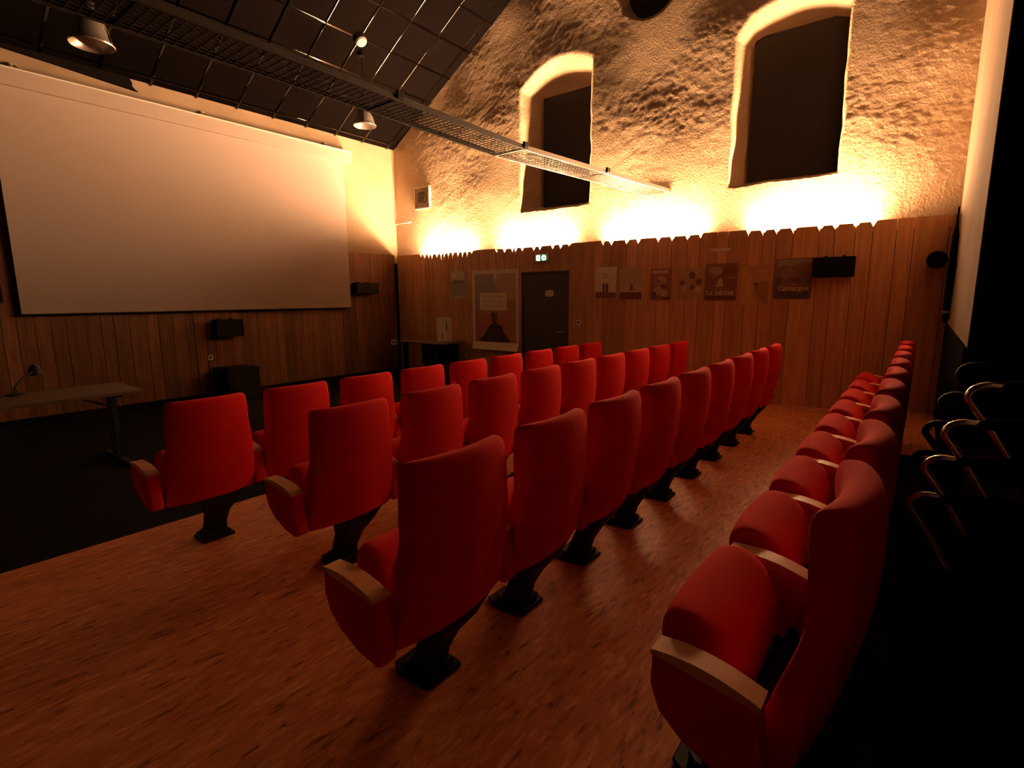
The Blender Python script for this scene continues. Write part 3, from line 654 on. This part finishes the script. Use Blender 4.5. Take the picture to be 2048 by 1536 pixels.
# curved wooden pad
vs = []; fs = []; NU = 10
for i in range(NU+1):
    t_ = i/NU; u = .105+.246*t_; bt = .536+.040*t_; top = bt+.004+.021*math.sin(math.pi*(t_*.84+.08))
    for x, z in ((-.0335, bt), (-.0335, top-.003), (-.030, top), (.030, top), (.0335, top-.003), (.0335, bt)): vs.append((x, u, z))
for i in range(NU):
    for k in range(6): fs.append((i*6+k, i*6+(k+1) % 6, (i+1)*6+(k+1) % 6, (i+1)*6+k))
fs.append((5, 4, 3, 2, 1, 0)); fs.append(tuple(NU*6+k for k in range(6)))
pad_mesh = MB().add(vs, fs).mesh('arm_pad', smooth=True); pad_mesh.materials.append(M['armwood'])
# pedestal: base plate, flared column
pm = MB().prism([(-.085, .23), (.085, .23), (.095, .26), (.095, .40), (.06, .45), (-.06, .45), (-.095, .40), (-.095, .26)], 'z', 0.0, .018)
pm.prism([(-.07, .25), (.07, .25), (.07, .38), (.04, .41), (-.04, .41), (-.07, .38)], 'z', .018, .045)
base_mesh = pm.mesh('base_plate', bevel=.004, seg=1); base_mesh.materials.append(M['black_metal'])
cv = []; cf = []
secs_ = [(.04, .060, .27, .37), (.10, .055, .25, .34), (.18, .060, .20, .30), (.26, .085, .13, .27), (.33, .13, .10, .25), (.36, .15, .10, .24)]
for z, hw, u0, u1 in secs_: cv += [(-hw, u0, z), (hw, u0, z), (hw, u1, z), (-hw, u1, z)]
for i in range(len(secs_)-1):
    for k in range(4): cf.append((i*4+k, i*4+(k+1) % 4, (i+1)*4+(k+1) % 4, (i+1)*4+k))
cf += [(3, 2, 1, 0), tuple(len(secs_)*4-4+k for k in range(4))]
col_mesh = MB().add(cv, cf).mesh('pedestal_column', bevel=.006, seg=1); col_mesh.materials.append(M['black_metal'])
hinge_mesh = MB().lathe([(.022, -.24), (.022, .24)], (0, .165, .375), 10, 'x').mesh('hinge', smooth=True); hinge_mesh.materials.append(M['black_metal'])

def part(name, me, parent, loc=(0, 0, 0), lv=0, label=None):
    o = bpy.data.objects.new(name, me); COL.objects.link(o); o.parent = parent; o.location = loc
    if lv: subsurf(o, lv)
    if label: o['label'] = label
    return o
def add_arm(root, x):
    a = part('armrest', panel_mesh, root, (x, 0, 0)); p = part('arm_pad', pad_mesh, a, label='curved light wooden pad'); return a
def seat_unit(loc):
    r = empty('cinema_seat', loc, (-.04, 0, 0))
    part('backrest', back_mesh, r, lv=1); part('seat', seat_mesh, r, lv=1); add_arm(r, -.281)
    part('base_plate', base_mesh, r, (.06, -.015, 0)); part('pedestal', col_mesh, r, (.06, -.015, 0)); part('hinge', hinge_mesh, r)
    return r
proto = seat_unit((0, 0, 0))
def copy_tree(o, parent=None):
    c = o.copy(); COL.objects.link(c)
    if parent: c.parent = parent
    for ch in list(o.children): copy_tree(ch, c)
    return c
PITCH = .562
rows = [('row nearest the screen', -6.34, -5.84), ('second row from the screen', -6.073, -6.85), ('third row from the screen', -6.436, -7.93), ('back row by the dark recess', -6.265, -8.975)]
ordn = ['first', 'second', 'third', 'fourth', 'fifth', 'sixth', 'seventh', 'eighth', 'ninth']
first = True
for ri, (rn, xc, yr) in enumerate(rows):
    for k in range(9):
        s = proto if first else copy_tree(proto); first = False
        s.location = (xc+PITCH*k, yr, zf(yr))
        if k == 0: lab = 'red cinema seat at the near end of the '+rn
        elif k == 8: lab = 'red cinema seat at the far end of the '+rn
        else: lab = 'red cinema seat, %s from near end of the %s' % (ordn[k], rn)
        tag(s, lab, 'seat', 'red cinema seats in the '+rn)
        for ch in s.children:
            if ch.name.split('.')[0] == 'armrest': ch.location.x = -.303 if k == 0 else -.281
        if k == 8: add_arm(s, .281)
        if ri < 3:
            for ch in s.children:
                nm = ch.name.split('.')[0]
                if nm in ('armrest', 'seat'): ch.location.y = -.032
        else:
            for ch in s.children:
                nm = ch.name.split('.')[0]
                if nm == 'armrest': ch.location.y = .033; ch.scale.y = .92
                if nm == 'seat': ch.location.y = .035

# ------------------------------------------------------------------ stack of dark chairs with chrome arm tubes in the recess
def arc(c, r, a0, a1, n): return [(c[0]+r*math.cos(a0+(a1-a0)*i/n), c[1]+r*math.sin(a0+(a1-a0)*i/n)) for i in range(n+1)]
def stack_chair(loc, label, ground):
    r = empty('stacking_chair', loc); tag(r, label, 'chair', 'stacked chairs in the dark recess')
    for sx in (-.27, .27):
        nose = [(-.045+.045*math.sin(t), -.012+.034*math.cos(t)) for t in [i*math.pi*.72/8 for i in range(0, 9)]]
        near = sx < 0
        MB().tube([(sx, u, z) for u, z in [(-.085, .020)]+nose+[(-.06, -.105), (-.11, -.19)]], .0115, 10).build('arm_tube', M['chrome'] if near else M['black_metal'], r, smooth=True)  # far tube coloured black where its chrome would sink into the dark
        MB().tube([(sx, -.11, -.19), (sx, -.17, -.32), (sx, -.18, -.40)], .0115, 8).build('arm_post', M['black'], r, smooth=True)  # black below the chrome paints the tube's fade into darkness
        MB().prism([(-.36, .030), (-.20, .018), (-.07, .010), (-.06, .024), (-.08, .038), (-.20, .052), (-.36, .062)], 'x', sx-.022, sx+.022).build('arm_cover', M['black'], r, bevel=.006)
        if ground:
            for pts in ([(sx, -.18, -.39), (sx*1.03, -.16, -.56), (sx*1.06, -.14, ground)], [(sx, -.40, -.33), (sx*1.03, -.48, -.56), (sx*1.06, -.54, ground)]):
                MB().tube(pts, .0115, 8).build('leg', M['black'], r, smooth=True)
    sp = [(-.03, -.345), (-.06, -.335), (-.25, -.345), (-.44, -.36), (-.44, -.375), (-.25, -.362), (-.06, -.352)]
    MB().prism(sp, 'x', -.24, .24).build('seat', M['black'], r, bevel=.004)
    bp = [(-.43, -.30), (-.47, -.10), (-.52, .10), (-.50, .105), (-.455, -.10), (-.415, -.30)]
    MB().prism(bp, 'x', -.23, .23).build('backrest', M['black'], r, bevel=.004)
    for sx in (-.25, .25): MB().tube([(sx, -.18, -.39), (sx, -.42, -.38), (sx, -.49, -.05), (sx, -.34, .045)], .0115, 8).build('back_tube', M['black'], r, smooth=True)
    return r
spots = [(-9.025, .795), (-9.050, .912), (-9.085, 1.022), (-9.125, 1.132)]
pos = ['bottom', 'second from bottom', 'third from bottom', 'topmost']
for k, ((y, z), pn) in enumerate(zip(spots, pos)):
    g = zf(-9.3)-z if k == 0 else 0
    stack_chair((-5.43, y, z), 'black chair with curved chrome arm, %s of the stack at right' % pn, g)
